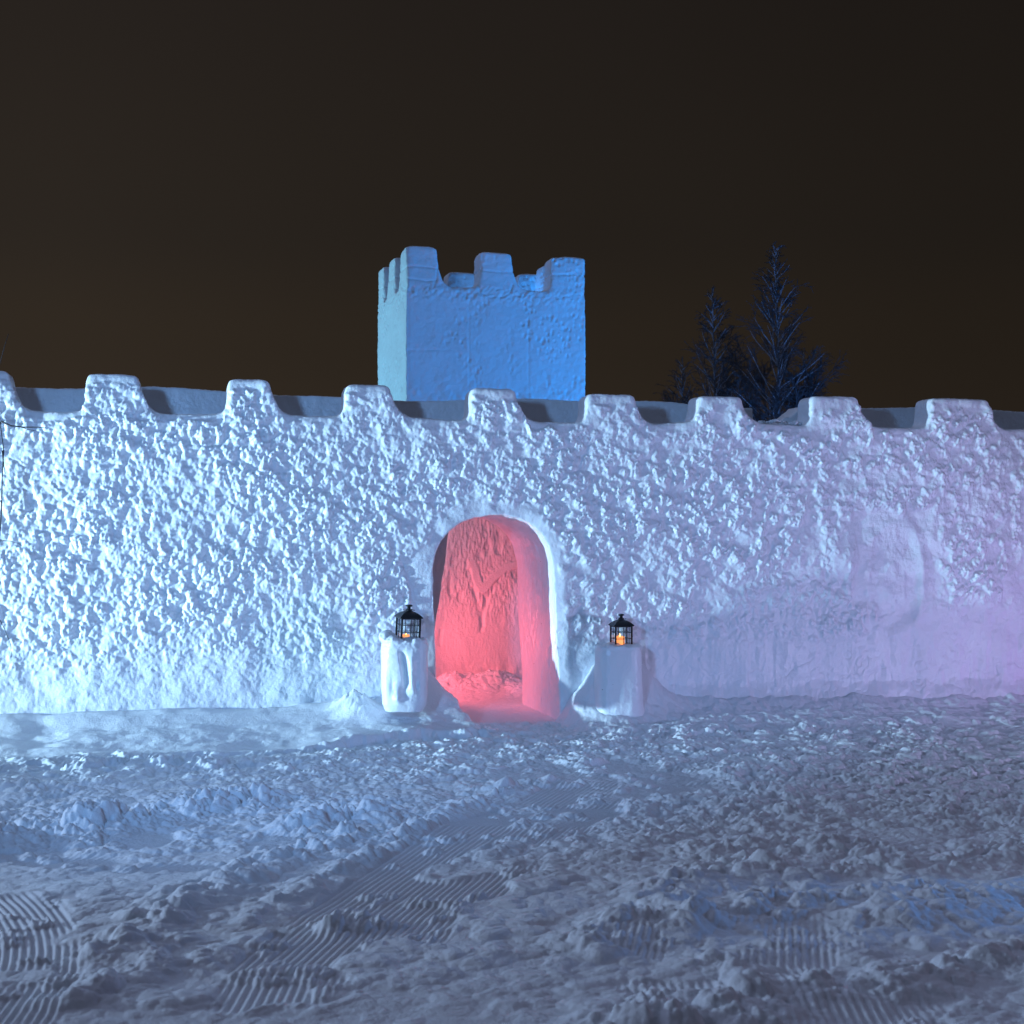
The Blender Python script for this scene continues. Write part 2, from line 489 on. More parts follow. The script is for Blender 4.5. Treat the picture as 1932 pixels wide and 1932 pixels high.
# ------------------------------------------------------------------ tower
TYAW = R(16.0)
TX, TY = (766-966)/FPX*18.0, 18.0
TL, TM, TH = 2.42, 1.95, 5.27
def tower():
    root = empty('snow_tower', (TX, TY, 0), TYAW)
    tag(root, 'square blue lit snow tower with notched merlons standing behind the wall', 'tower')
    zb = 4.80
    ft = [(0.0, .40, TH+.03), (.965, 1.40, TH), (1.93, TL, TH-.02)]
    sd = [(0.0, .42, TH), (.80, 1.2, TH+.03), (1.56, TM, TH+.04)]
    bm = bmesh.new()
    def out(m, L, z0=3.5):
        top = crenel_top([(a, b, zt) for a, b, zt in m], zb, 0, L, .23, .12)
        top = [p for p in top if -.0001 <= p[0] <= L+.0001]
        return [(0, z0), (L, z0)] + list(reversed(top))
    th = .34
    prism(bm, out(ft, TL), 0, th)
    bk = [(0.0, .42, TH+.03), (.93, 1.34, TH+.02), (1.96, TL, TH+.05)]
    prism(bm, out(bk, TL), TM-th, TM)
    prism_x(bm, out(sd, TM), 0, th)
    prism_x(bm, out(sd, TM), TL-th, TL)
    prism(bm, [(0, -.2), (TL, -.2), (TL, 4.55), (0, 4.55)], .002, TM-.002)
    v, f = remesh(bm, .0115); v = smooth(v.astype(np.float64), f, 8); v = smooth_part(v, f, v[:, 2] > 4.7, 34)
    n = vnormals(v, f); x, y, z = v[:, 0], v[:, 1], v[:, 2]
    fx = np.abs(n[:, 1]) > np.abs(n[:, 0])
    a = np.where(fx, x, y+7.3)
    pits = lumps(a/.045+.5*fbm(a*9, z*9, 303, 2), z/.060, 301, .25, .75, .5)*sm(.05, .45, fbm(a*2.0, z*1.8, 305, 3)+.25*sm(0, 2, a)-.02)
    crust = (lumps(a/.05, z/.05, 311, .4, .9, .7)+.6*fbm(a*30, z*30, 313, 2))*sm(.16, .02, np.abs(z-4.72-.05*fbm(a*3, z*0, 315, 2)))
    lowc = (lumps(a/.09, z/.12, 317, .4, .9, .6))*sm(3.75, 3.3, z+.3*fbm(a*2, z*2, 319, 2))
    seam = np.exp(-((np.mod(a+.37, .8)-.4)/.012)**2)*sm(4.75, 4.6, z)*.5 + np.exp(-((z-5.02-.01*np.sin(a*9))/.010)**2)
    seam = seam + .7*np.exp(-((z-3.95-.02*np.sin(a*3))/.012)**2)*sm(.9, .2, a)
    sq = np.where((n[:, 1] < -.5), np.minimum(seg_dist(x, z, [(.94, 4.86), (.98, 4.73), (1.10, 4.68), (1.30, 4.69), (1.39, 4.76), (1.42, 4.86)]),
                  seg_dist(x, z, [(.0, 4.87), (.25, 4.85), (.40, 4.86), (.41, 5.0)])), 9)
    seam = seam + 1.3*np.exp(-(sq/.010)**2)
    pits = pits + .9*lumps(a/.05, z/.075, 331, .3, .75, .7)*np.exp(-((a-.93)/.09)**2)*sm(-.2, .2, fbm(a*0+2, z*2.4, 333, 2))
    d = -.020*pits + .015*crust + .020*lowc - .011*seam + .016*fbm(a*2, z*2, 321, 3) + .0075*fbm(a*14, z*14, 323, 4)
    side = sm(.6, .9, np.maximum(np.abs(n[:, 0]), np.abs(n[:, 1])))
    d = d*side + (1-side)*.007*fbm3(x*12, y*12, z*12, 325, 3)
    v = v + n*d[:, None]; n = vnormals(v, f)
    c = v[f].mean(1)
    p = np.zeros(len(f), int)
    up = c[:, 2] > zb+.04
    k = 1
    for yy0, yy1, lst in ((-.1, th+.05, ft), (TM-th-.05, TM+.1, bk)):
        for a0, b0_, zt in lst:
            p[up & (c[:, 1] > yy0) & (c[:, 1] < yy1) & (c[:, 0] > a0-.12) & (c[:, 0] < b0_+.2) & (p == 0)] = k; k += 1
    for xx0, xx1 in ((-.1, th+.05), (TL-th-.05, TL+.1)):
        for a0, b0_, zt in sd[1:2]:
            p[up & (c[:, 0] > xx0) & (c[:, 0] < xx1) & (c[:, 1] > a0-.12) & (c[:, 1] < b0_+.2) & (p == 0)] = k; k += 1
    submesh('tower_body', v, f, n, p == 0, SNOW_TOWER, root)
    for q in range(1, k): submesh('merlon', v, f, n, p == q, SNOW_TOWER, root)
tower()

# ------------------------------------------------------------------ ground
def axis(parts):
    out = []
    for a, b, st in parts:
        n = max(1, int(round((b-a)/st))); out.append(np.linspace(a, b, n, endpoint=False))
    return np.concatenate(out+[np.array([parts[-1][1]])])
gx = axis([(-600, -60, 60), (-60, -12, 4), (-12, -6.2, .2), (-6.2, -3.1, .013), (-3.1, 3.3, .0072), (3.3, 6.6, .013), (6.6, 13, .2), (13, 60, 4), (60, 600, 60)])
gy = axis([(-200, -20, 20), (-20, 2, 1), (2, 4.2, .06), (4.2, 8.6, .0072), (8.6, 15.6, .0125), (15.6, 24, .2), (24, 60, 3), (60, 1200, 60)])
X, Y = np.meshgrid(gx.astype(np.float32), gy.astype(np.float32))
X, Y = X.ravel(), Y.ravel()
near = np.where((X > -6.3) & (X < 6.7) & (Y > 1.9) & (Y < 15.7))[0]
x, y = X[near], Y[near]

def ground_h(x, y):
    s, t = to_wall(x, y)
    h = .016*fbm(x*.9, y*.9, 401, 3)
    wx_ = .05*fbm(x*5, y*5, 403, 2); wy_ = .05*fbm(x*5+9, y*5, 404, 2)
    p, q = x+wx_, y+wy_
    c1 = lumps(p/.17, q/.17, 410, .35, .95, .45, .5)
    c2 = lumps(p/.085, q/.085, 414, .3, .95, .6, .5)
    c3 = lumps(p/.042, q/.042, 418, .3, .9, .65, .5)
    c4 = lumps(p/.022, q/.022, 422, .3, .9, .7, .7)
    fine = fbm(x*22, y*22, 426, 3)
    wf = sm(6.0, 8.4, y)
    clod = .36*c1 + (.27+.06*wf)*c2 + (.15+.09*wf)*c3*(.5+.5*np.maximum(c1, c2)) + (.05+.08*wf)*c4 + (.035+.08*wf)*fine
    # groomed stretches
    XA = np.interp(y, [4.2, 4.75, 5.32, 6.05, 6.9, 7.9, 8.4, 10, 11.5], [-1.10, -1.065, -1.07, -.925, -.69, -.40, -.05, .55, 1.0])
    dA = (x-XA)*.955
    inA = sm(-.02, .03, dA)*sm(2.2, 1.4, dA)*sm(10.5, 8.5, y)
    brk = fbm(x*1.25+2, y*1.0, 430, 3) + .09 + .5*np.maximum(0, fbm(x*3.1, y*2.3, 484, 2))
    brk = brk + .55*sm(.55, .95, dA - .04*(y-5)) - .35*sm(.5, .2, dA)
    mA = inA*sm(.12, -.06, brk)
    rB = np.hypot(x+4.80, y-4.55)
    mB = sm(3.30, 3.24, rB)*sm(-1.35, -1.5, x)*sm(.25, .05, fbm(x*1.7, y*1.7, 434, 2)+.7*sm(6.15, 6.7, y))
    dC = (x+2.6)*.80-(y-7.2)*.60
    mC = sm(.95, .8, np.hypot((x+1.75)/1.0, (y-7.25)/.52))*sm(.16, .0, fbm(x*1.6, y*1.6, 438, 2))
    dD = (x-.25)*.80-(y-8.6)*.60
    mD = sm(1.0, .8, np.hypot((x-.55)/.9, (y-9.1)/1.1))*sm(.16, 0, fbm(x*1.5, y*1.5, 442, 2))
    mE = sm(1.6, 1.4, x)*sm(.2, .5, x)*sm(6.2, 5.6, y)*sm(.10, -.05, fbm(x*2.2+5, y*2.2, 444, 3)+.05)
    def groove(d): 
        c = .5+.5*np.cos(d*(2*math.pi/.032)); return .0095*(c**.8)
    gro = np.maximum.reduce([mA*groove(dA+.004*fbm(x*2, y*2, 446, 2)), mB*groove(rB)*1.35, .8*mC*groove(dC), .75*mD*groove(dD), .9*mE*groove(dA)])
    gm = np.maximum.reduce([mA, mB, .85*mC, .75*mD, .85*mE])
    # clods everywhere else
    right = sm(-.1, 1.4, x)*sm(9.2, 6.8, y)
    amp = .040 + .008*right + .012*sm(.0, .5, fbm(x*.9, y*.9, 450, 2)) + .024*sm(6.6, 8.0, y)
    cover = .55+.45*sm(-.25, .25, fbm(x*1.1, y*1.4, 454, 3)+.22)
    rough = amp*cover*clod
    # sparse crumbs that fell on the groomed lines
    crumbs = .028*sm(.25, .7, c2*sm(.0, .35, fbm(x*3, y*3, 456, 2)+.12))*(.6+.4*c3)
    h = h + gro + (1-gm)*(rough+.004) + gm*crumbs - .005*gm
    # ridges of pushed snow
    def ridge(px, w, hh, k=.75):
        d = seg_dist(x + .06*fbm(x*3, y*3, 460, 2), y + .06*fbm(x*3+7, y*3, 461, 2), [gpt(*a) for a in px])
        return .78*hh*np.exp(-(d/w)**2)*(1-k+k*np.clip(1.7*clod+.2, 0, 1.4))
    h += ridge([(-120, 1625), (60, 1592), (230, 1560), (330, 1540), (470, 1523)], .17, .10)
    h += ridge([(-100, 1640), (40, 1600), (180, 1580)], .2, .04)
    h += ridge([(560, 1572), (630, 1556), (690, 1547)], .14, .075)
    h += ridge([(220, 1800), (330, 1720), (470, 1650), (640, 1590)], .16, .075)
    h += ridge([(480, 1745), (600, 1668), (700, 1620), (830, 1552), (960, 1490)], .07, .045)
    h += ridge([(-60, 1462), (150, 1452), (400, 1447)], .15, .04)
    h += ridge([(-60, 1418), (120, 1413), (300, 1407)], .12, .05)
    h += ridge([(-60, 1500), (90, 1494)], .16, .045)
    h += ridge([(120, 1900), (260, 1850), (400, 1800)], .12, .045)
    h += ridge([(620, 1760), (660, 1735), (700, 1750)], .07, .08)
    h += ridge([(1130, 1790), (1230, 1720), (1300, 1660), (1420, 1640)], .15, .065)
    h += ridge([(1340, 1610), (1500, 1600), (1640, 1612)], .14, .055)
    h += ridge([(1300, 1745), (1450, 1722), (1560, 1700), (1700, 1690)], .15, .075)
    h += ridge([(1500, 1650), (1750, 1640), (1990, 1600)], .14, .055)
    h += ridge([(1700, 1735), (1850, 1700), (2000, 1690)], .2, .08, .3)
    h += ridge([(1350, 1830), (1500, 1790), (1600, 1800)], .12, .055)
    h += ridge([(1200, 1945), (1450, 1880), (1650, 1870), (1960, 1800)], .17, .075)
    h += ridge([(1000, 1990), (1250, 1960), (1500, 1950)], .15, .06)
    # ledge and drift along the foot of the wall, left of the doorway
    edge = -1.15 + .14*fbm(s*.8, s*0+3, 470, 3) + .32*sm(-2.2, -.9, s)
    edge = edge + .13*fbm(s*4.3, t*4.3, 471, 4)
    left = sm(-.40, -.56, s + .10*t + .07*fbm(s*9, t*9, 472, 3))*sm(.8, .3, t)
    stp = .03 + .06*sm(-2.2, -1.0, s) + .03*fbm(s*1.7, s*0+9, 475, 2)
    drift = stp*sm(edge-.05, edge+.05, t) + .13*sm(edge+.1, -.05, t) + .035*fbm(s*1.2, t*2.0, 473, 3)*sm(edge, edge+.3, t)
    drift = drift + .06*sm(-.40, .0, t)
    soft = left*sm(edge-.02, edge+.12, t)
    h = h*(1-.92*soft) + left*drift
    h += left*sm(edge-.04, edge+.06, t)*.006*fbm(s*5, t*9, 474, 4)
    # mound beside the left door edge, so the doorway's lower corner is cut off
    h += .26*sm(.34, .03, np.hypot((s+.84), (t+.04)*1.05))*left
    # right of the doorway
    edr = -.80 + .20*fbm(s*1.1, s*0+5, 476, 3) + .07*fbm(s*5, t*5, 481, 3)
    rgt = sm(.36, .55, s)*sm(.8, .3, t)
    dr = .045*sm(edr-.10, edr+.10, t) + .085*sm(edr, .0, t)*(1-.5*sm(2.5, 4, s))
    dr = dr + .03*fbm(s*1.8, t*3, 477, 3)*sm(edr, edr+.3, t)
    dr = dr + .09*sm(-.30, .0, t)*(.7+.6*fbm(s*3, t*3, 482, 3))
    softr = rgt*sm(edr-.10, edr+.25, t)
    h = h*(1-.88*softr) + rgt*dr
    # snow heaped between doorway and right pedestal
    ps = s_of(1165, -.27)
    h += .36*np.exp(-(((s-.84)/.24)**2+((t-.02)/.20)**2))*(1+.3*fbm(s*7, t*7, 480, 3))
    h += .10*sm(.46, .14, np.hypot(s-ps, (t+.22)*1.15))*(1+.25*fbm(s*8, t*8, 478, 3))
    h += .26*np.exp(-(((s-ps-.33)/.20)**2+((t-.02)/.22)**2))*(1+.3*fbm(s*6, t*6, 483, 3))
    h += .02*fbm(s*12, t*12, 479, 3)*softr
    # foot of left pedestal
    pl = s_of(764, -.50)
    h += .035*sm(.40, .2, np.hypot(s-pl, t+.5))
    h += .16*np.exp(-(((s-pl+.36)/.13)**2+((t+.25)/.16)**2))*(.7+.6*clod)
    # passage floor and the heap at the foot of the red wall
    ins = sm(-.05, .15, t)*sm(4.8, 4.0, t)*(np.abs(s) < 6)
    h = h*(1-.8*ins)
    hp = (.30*np.exp(-(((s-.42)/.36)**2+((t-2.75)/.30)**2)) + .2*np.exp(-(((s+.05)/.22)**2+((t-2.8)/.28)**2))
          + .16*np.exp(-(((s-.74)/.2)**2+((t-2.2)/.30)**2)))
    h += hp*(.55+.22*clod)
    return h

H = np.zeros_like(X)
H[near] = ground_h(x, y)
# settle to level ground away from the modelled patch
fade = sm(-6.2, -5.6, X)*sm(6.6, 6.0, X)*sm(2.0, 2.8, Y)*sm(15.6, 15.0, Y)
H *= fade
nx_, ny_ = len(gx), len(gy)
ii = np.arange(ny_-1)[:, None]*nx_ + np.arange(nx_-1)[None, :]
FQ = np.stack([ii, ii+1, ii+1+nx_, ii+nx_], -1).reshape(-1, 4)
g = link('ground', np_mesh('ground', np.stack([X, Y, H], 1), FQ), SNOW_GROUND)
tag(g, kind='structure')
def gz(s, t):
    p = wall_pt(s, t); return float(ground_h(np.array([p.x]*2, np.float32), np.array([p.y]*2, np.float32))[0])

# ------------------------------------------------------------------ pedestals
def pedestal(label, uc, t0, z0, z1, rx, ry, seed, carved):
    s = s_of(uc, t0); pos = wall_pt(s, t0)
    bm = bmesh.new()
    prof = [(0, .80), (.10, .95), (.3, 1.0), (.9, 1.0), (.965, .95), (1.0, .80)] if carved else \
           [(0, 1.3), (.15, 1.14), (.35, 1.03), (.6, 1.0), (.92, .99), (.975, .95), (1.0, .82)]
    hgt = z1-z0; rings = []
    for k, r in prof:
        ring = []
        for i in range(40):
            a = 2*math.pi*i/40; c, sn = math.cos(a), math.sin(a)
            e = (abs(c)**3.2+abs(sn)**3.2)**(-1/3.2)
            ring.append(bm.verts.new((rx*r*e*c, ry*r*e*sn, k*hgt)))
        rings.append(ring)
    for q0, q1 in zip(rings[:-1], rings[1:]):
        for i in range(40):
            j = (i+1) % 40; bm.faces.new((q0[i], q0[j], q1[j], q1[i]))
    bm.faces.new(list(reversed(rings[0]))); bm.faces.new(rings[-1])
    v, f = remesh(bm, .006); v = smooth(v.astype(np.float64), f, 5)
    n = vnormals(v, f); x, y, z = v[:, 0], v[:, 1], v[:, 2]
    d = .006*fbm3(x*9, y*9, z*9, seed, 3) + .0015*fbm3(x*60, y*60, z*60, seed+3, 2)
    fr = sm(.2, .8, -n[:, 1])
    if carved:
        zz = z/hgt
        cx_ = -.015+.030*np.sin(zz*4.0)
        d -= fr*.042*sm(.042, .0, np.abs(x-cx_))*sm(.30, .42, zz)*sm(.90, .74, zz)
        d -= fr*.030*np.exp(-((x+.005)/.045)**2)*np.exp(-((zz-.30)/.09)**2)
        d += fr*.026*np.exp(-((x+.055)/.035)**2)*np.exp(-((zz-.20)/.055)**2)
        d -= fr*.024*np.exp(-((x-.095)/.016)**2)*np.exp(-((zz-.37)/.07)**2)
        d += fr*.022*np.exp(-((x-.055)/.028)**2)*np.exp(-((zz-.62)/.16)**2)
        d -= fr*.016*np.exp(-((x+.10)/.03)**2)*np.exp(-((zz-.35)/.2)**2)
        d += .010*fbm(x*14, z*14, seed+13, 3)*sm(.75, .95, zz)
    else:
        d += .006*fbm(x*12, z*3, seed+5, 3)*fr
    top = sm(.3, .8, n[:, 2])
    d += top*(.018*lumps(x/.07, y/.07, seed+7, .4, .95, .7)+.008*lumps(x/.03, y/.03, seed+9, .4, .9, .7))
    if carved: d += top*.055*np.exp(-(((x+.13)/.06)**2+((y+.02)/.09)**2))*(1+.3*fbm(x*30, y*30, seed+11, 2))
    v = v + n*d[:, None]
    o = link('snow_pedestal', np_mesh('snow_pedestal', v, f), SNOW_SMOOTH)
    o.location = (pos.x, pos.y, z0); o.rotation_euler = (0, 0, YAW*.4)
    tag(o, label, 'pedestal', 'snow pedestals beside the doorway')
    return pos, s
TP = -.50
def zat(v, uc, t): return sz(uc, v, t)[1]
zl1 = zat(1207, 764, TP-.1); TR = -.27; zr1 = zat(1219, 1166, TR-.1)
pedestal('grooved snow pedestal with hollowed front and snow lump on top, left of the doorway', 763, TP, zat(1340, 764, TP), zl1, .185, .17, 501, True)
pedestal('plain smooth snow pedestal rising from a snow heap, right of the doorway', 1166, TR, zat(1372, 1166, TR), zr1, .195, .19, 531, False)

# ------------------------------------------------------------------ lanterns
def bx(bm, x0, x1, y0, y1, z0, z1):
    m = Matrix.Translation(((x0+x1)/2, (y0+y1)/2, (z0+z1)/2)) @ Matrix.Diagonal((x1-x0, y1-y0, z1-z0, 1))
    bmesh.ops.create_cube(bm, size=1, matrix=m)

def lathe(bm, prof, n=24, sq=False):
    rings = []
    for r, z in prof:
        rings.append([bm.verts.new((r*math.cos(2*math.pi*i/n), r*math.sin(2*math.pi*i/n), z)) for i in range(n)])
    for a, b in zip(rings[:-1], rings[1:]):
        for i in range(n): bm.faces.new((a[i], a[(i+1) % n], b[(i+1) % n], b[i]))
    bm.faces.new(list(reversed(rings[0]))); bm.faces.new(rings[-1])

def tube(bm, pts, r, n=6, r1=None, cap=True):
    rings = []
    m = len(pts)
    for i, p in enumerate(pts):
        p = Vector(p)
        d = (Vector(pts[min(i+1, m-1)])-Vector(pts[max(i-1, 0)])).normalized()
        a = d.cross(Vector((0, 0, 1)) if abs(d.z) < .9 else Vector((1, 0, 0))).normalized(); b = d.cross(a)
        rr = r if r1 is None else r+(r1-r)*i/(m-1)
        rings.append([bm.verts.new(p+(a*math.cos(2*math.pi*k/n)+b*math.sin(2*math.pi*k/n))*rr) for k in range(n)])
    for a, b in zip(rings[:-1], rings[1:]):
        for k in range(n): bm.faces.new((a[k], a[(k+1) % n], b[(k+1) % n], b[k]))
    if cap: bm.faces.new(list(reversed(rings[0]))); bm.faces.new(rings[-1])

def bobj(name, bm, mat, parent=None, smooth_=False):
    bmesh.ops.recalc_face_normals(bm, faces=bm.faces)
    me = bpy.data.meshes.new(name); bm.to_mesh(me); bm.free()
    if smooth_:
        for p_ in me.polygons: p_.use_smooth = True
    return link(name, me, mat, parent)

def make_lantern():
    root = empty('lantern')
    W, HB = .072, .185          # half width, height of the glazed body
    bm = bmesh.new(); bx(bm, -W-.008, W+.008, -W-.008, W+.008, 0, .012); bx(bm, -W, W, -W, W, .012, .020)
    bobj('base', bm, IRON, root)
    pw = .0065
    for sx in (-1, 1):
        for sy in (-1, 1):
            bm = bmesh.new(); bx(bm, sx*W-pw, sx*W+pw, sy*W-pw, sy*W+pw, .020, HB)
            bobj('post', bm, IRON, root)
    for k in range(4):
        rot = Matrix.Rotation(k*math.pi/2, 4, 'Z'); q = .0026
        bm = bmesh.new()
        full = True
        if full: bx(bm, -q, q, -W-q, -W+q, .021, HB-.012)
        for zz in ((.074, .128) if full else (.101,)): 
            bx(bm, -W+pw, -q-.0003, -W-q+.0004, -W+q-.0004, zz-q, zz+q); bx(bm, q+.0003, W-pw, -W-q+.0004, -W+q-.0004, zz-q, zz+q)
        bx(bm, -W+pw, W-pw, -W-q+.0002, -W+q-.0002, HB-.011, HB-.003)
        bmesh.ops.transform(bm, matrix=rot, verts=bm.verts)
        gb = bobj('window_bars', bm, IRON, root)
        bm = bmesh.new(); bx(bm, -W+pw, W-pw, -W+.006, -W+.008, .021, HB-.003)
        bmesh.ops.transform(bm, matrix=rot, verts=bm.verts)
        bobj('pane', bm, GLASS, root)
    # concave hipped roof
    bm = bmesh.new(); rings = []
    for r, z in [(W+.016, HB-.002), (W+.018, HB+.003), (W+.016, HB+.007), (W+.004, HB+.019), (W-.012, HB+.033), (W-.030, HB+.043), (W-.044, HB+.048), (.020, HB+.052)]:
        rings.append([bm.verts.new((a*r, b*r, z)) for a, b in ((-1, -1), (1, -1), (1, 1), (-1, 1))])
    for a, b in zip(rings[:-1], rings[1:]):
        for i in range(4): bm.faces.new((a[i], a[(i+1) % 4], b[(i+1) % 4], b[i]))
    bm.faces.new(list(reversed(rings[0]))); bm.faces.new(rings[-1])
    bobj('roof', bm, IRON, root)
    bm = bmesh.new(); lathe(bm, [(.026, HB+.050), (.025, HB+.060), (.016, HB+.066), (.013, HB+.070), (.013, HB+.082)])
    bobj('chimney', bm, IRON, root, True)
    bm = bmesh.new(); lathe(bm, [(.014, HB+.082), (.025, HB+.086), (.028, HB+.091), (.024, HB+.097), (.012, HB+.100)])
    bobj('cap', bm, IRON, root, True)
    bm = bmesh.new()
    tube(bm, [(.022*math.cos(a)*1.0+.028*(1-abs(math.cos(a)))*0 + .040*math.cos(a)*.55, .045*math.sin(a)*.9, HB+.058+.004*math.sin(a)) for a in [2*math.pi*i/28 for i in range(29)]], .0016, 6)
    bobj('ring_handle', bm, IRON, root, True)
    bm = bmesh.new(); tube(bm, [(W+.003, 0-.05, .09), (W+.016, -.05, .09)], .005, 8)
    bobj('latch', bm, IRON, root, True)
    return root
def copy_tree(o, parent=None):
    c = o.copy(); C.objects.link(c)
    if parent: c.parent = parent
    for ch in list(o.children): copy_tree(ch, c)
    return c
def make_candle():
    bm = bmesh.new(); lathe(bm, [(.030, 0), (.031, .004), (.031, .058), (.028, .062), (.024, .058), (.006, .056)], 28)
    c = bobj('candle', bm, WAX, None, True)
    bm = bmesh.new(); lathe(bm, [(.001, .056), (.0045, .062), (.0055, .068), (.003, .077), (.0005, .084)], 12)
    bobj('flame', bm, FLAME, c, True)
    return c
lan = make_lantern(); can = make_candle()
lan2 = copy_tree(lan); can2 = copy_tree(can)
G1, G2 = 'lanterns on the snow pedestals', 'candles in the lanterns'
tl = -.50; sl = s_of(769, tl)
lan.location = wall_pt(sl, tl, zl1-.022); lan.rotation_euler = (R(1.5), R(2.0), R(21)); lan.scale = (1.04,)*3
tr = TR; sr_ = s_of(1172, tr)
lan2.location = wall_pt(sr_, tr, zr1-.016); lan2.rotation_euler = (0, 0, R(13)); lan2.scale = (.98,)*3
tag(lan, 'slightly tilted black lantern sunk in lumpy snow on the grooved pedestal left of the doorway', 'lantern', G1)
tag(lan2, 'upright black lantern with bright orange glow on the plain pedestal right of the doorway', 'lantern', G1)
can.location = lan.location + Vector((-.012, 0, .022)); can2.location = lan2.location + Vector((-.012, -.004, .021))
can.scale = (.9, .9, .55); can2.scale = (1.3, 1.3, 1.12)
tag(can, 'small low candle, mostly hidden by snow, inside the tilted left lantern', 'candle', G2)
tag(can2, 'glowing orange pillar candle inside the upright right lantern', 'candle', G2)

# ------------------------------------------------------------------ trees
def grow(trunk, limbs, crown, base, h, spread, rng, lean=0.0, n1=26, r0=.05, forks=(), rev=.0):
    base = Vector(base)
    pts = []
    for i in range(13):
        k = i/12
        pts.append(base + Vector((lean*h*k + .03*math.sin(k*9+rev)*k, .02*math.sin(k*7), h*k)))
    tube(trunk, pts, r0, 7, .006)
    def at(k):
        q = k*12; i = min(11, int(q)); return pts[i].lerp(pts[i+1], q-i)
    def branch(p, az, el, L, r, depth, first=False):
        q = [p]; d = Vector((math.cos(az)*math.cos(el), math.sin(az)*math.cos(el), math.sin(el)))
        n = 7 if depth < 2 else 4
        for i in range(n):
            d = (d + Vector((rng.uniform(-.13, .13), rng.uniform(-.13, .13), rng.uniform(-.06, .12) if depth < 2 else rng.uniform(-.22, .05)))).normalized()
            q.append(q[-1]+d*L/n)
        tube(limbs if first else crown, q, max(r, .005)*(1.25 if first else 1), 5 if depth < 2 else 3, max(r*.3, .003), False)
        if depth >= 3: return
        m = {0: 8, 1: 7, 2: 4}[depth]
        for j in range(m):
            k = rng.uniform(.2, 1.0); ii = min(n-1, int(k*n)); pp = q[ii].lerp(q[ii+1], k*n-ii)
            branch(pp, math.atan2(d.y, d.x)+rng.choice((-1, 1))*rng.uniform(.35, 1.1), math.asin(max(-1, min(1, d.z)))+rng.uniform(-.55, .35),
                   L*rng.uniform(.28, .5), r*.5, depth+1)
    for i in range(n1):
        k = .36 + .62*(i+.5)/n1
        L = spread*(1.03-k)**.9*rng.uniform(.75, 1.15)*1.9
        branch(at(k), rng.uniform(0, 6.283), R(rng.uniform(30, 58)), L, max(.009, r0*.42*(1.05-k)), 1 if k > .55 else 0, True)
    return at

def tree(label, u, y, z_top, spread, seed, lean=0.0, n1=26, r0=.05):
    rng = random.Random(seed)
    x = (u-966)/FPX*y
    root = empty('birch_tree', (x, y, 0)); tag(root, label, 'tree', 'bare frosted trees behind the wall')
    a, l_, b = bmesh.new(), bmesh.new(), bmesh.new()
    grow(a, l_, b, (0, 0, 0), z_top, spread, rng, lean, n1, r0, rev=seed)
    bobj('trunk', a, BARK, root, True); bobj('limbs', l_, LIT_FROST, root, True); bobj('crown', b, TWIG, root, True)
def ztop(v, y): return CAM_H+(1000-v)*y/FPX
tree('tallest bare frosted tree, pointed crown rising above the broken gap in the wall', 1466, 25, ztop(455, 25), 1.10, 21, 0, 95, .055)
tree('slimmer bare frosted tree with narrow pointed top, left of the tallest one', 1346, 26, ztop(543, 26), 1.05, 33, 0, 90, .05)
tree('low bushy bare tree at the left end of the tree group', 1290, 27, ztop(672, 27), .95, 47, 0, 48, .04)
tree('low spreading bare tree at the right end of the tree group', 1520, 26.5, ztop(655, 26.5), .5, 59, 0, 48, .04)

# thin sapling at the left edge, in front of the wall
def sapling():
    bm = bmesh.new(); y = 10.4
    def P(u, v, dy=0): return Vector(((u-966)/FPX*(y+dy), y+dy, CAM_H+(1000-v)*(y+dy)/FPX))
    base = P(-14, 1390)
    root = empty('bare_sapling', (base.x, base.y, 0)); root_l = root.location
    stem = [P(-20, 1410), P(-16, 1300), P(-9, 1180), P(-4, 1060), P(3, 960), P(4, 900), P(7, 850), P(-2, 780), P(-4, 700), P(8, 655), P(16, 630)]
    tube(bm, [p-root_l for p in stem], .007, 7, .002)
    for tws, r in (([P(2, 795), P(20, 803), P(45, 806), P(70, 806), P(86, 807)], .008), ([P(40, 806), P(55, 811), P(70, 813)], .004),
                   ([P(5, 850), P(6, 870), P(10, 895)], .008), ([P(0, 1020), P(20, 1021), P(38, 1027)], .004),
                   ([P(-3, 1165), P(8, 1185), P(20, 1215), P(22, 1240)], .004), ([P(2, 800), P(-20, 770), P(-60, 740)], .006),
                   ([P(4, 950), P(-30, 900), P(-70, 860)], .005)):
        tw = bmesh.new(); tube(tw, [p-root_l for p in tws], r, 5, r*.3); bobj('twig', tw, DARKTWIG, root, True)
    bobj('stem', bm, DARKTWIG, root, True)
    tag(root, 'thin dark leafless sapling with stray twigs against the wall at the left edge', 'sapling')
sapling()

# ------------------------------------------------------------------ sky and lights
world = bpy.data.worlds.new('World'); scene.world = world; world.use_nodes = True
N, L = world.node_tree.nodes, world.node_tree.links
bg = N['Background']
tc = N.new('ShaderNodeTexCoord'); sp = N.new('ShaderNodeSeparateXYZ'); L.new(tc.outputs['Generated'], sp.inputs[0])
rp = N.new('ShaderNodeValToRGB'); rp.color_ramp.interpolation = 'EASE'
E = rp.color_ramp.elements
E[0].position = 0.0; E[0].color = (.034, .0245, .0165, 1)
E[1].position = .40; E[1].color = (.0178, .0140, .0118, 1)
for p_, c_ in ((.07, (.030, .022, .0155, 1)), (.13, (.027, .0200, .0140, 1)), (.21, (.0215, .0168, .0130, 1))):
    e = E.new(p_); e.color = c_
L.new(sp.outputs['Z'], rp.inputs[0])
mr = N.new('ShaderNodeMapRange'); mr.inputs[1].default_value = -.30; mr.inputs[2].default_value = .38
mr.inputs[3].default_value = 1.06; mr.inputs[4].default_value = .60
L.new(sp.outputs['X'], mr.inputs[0])
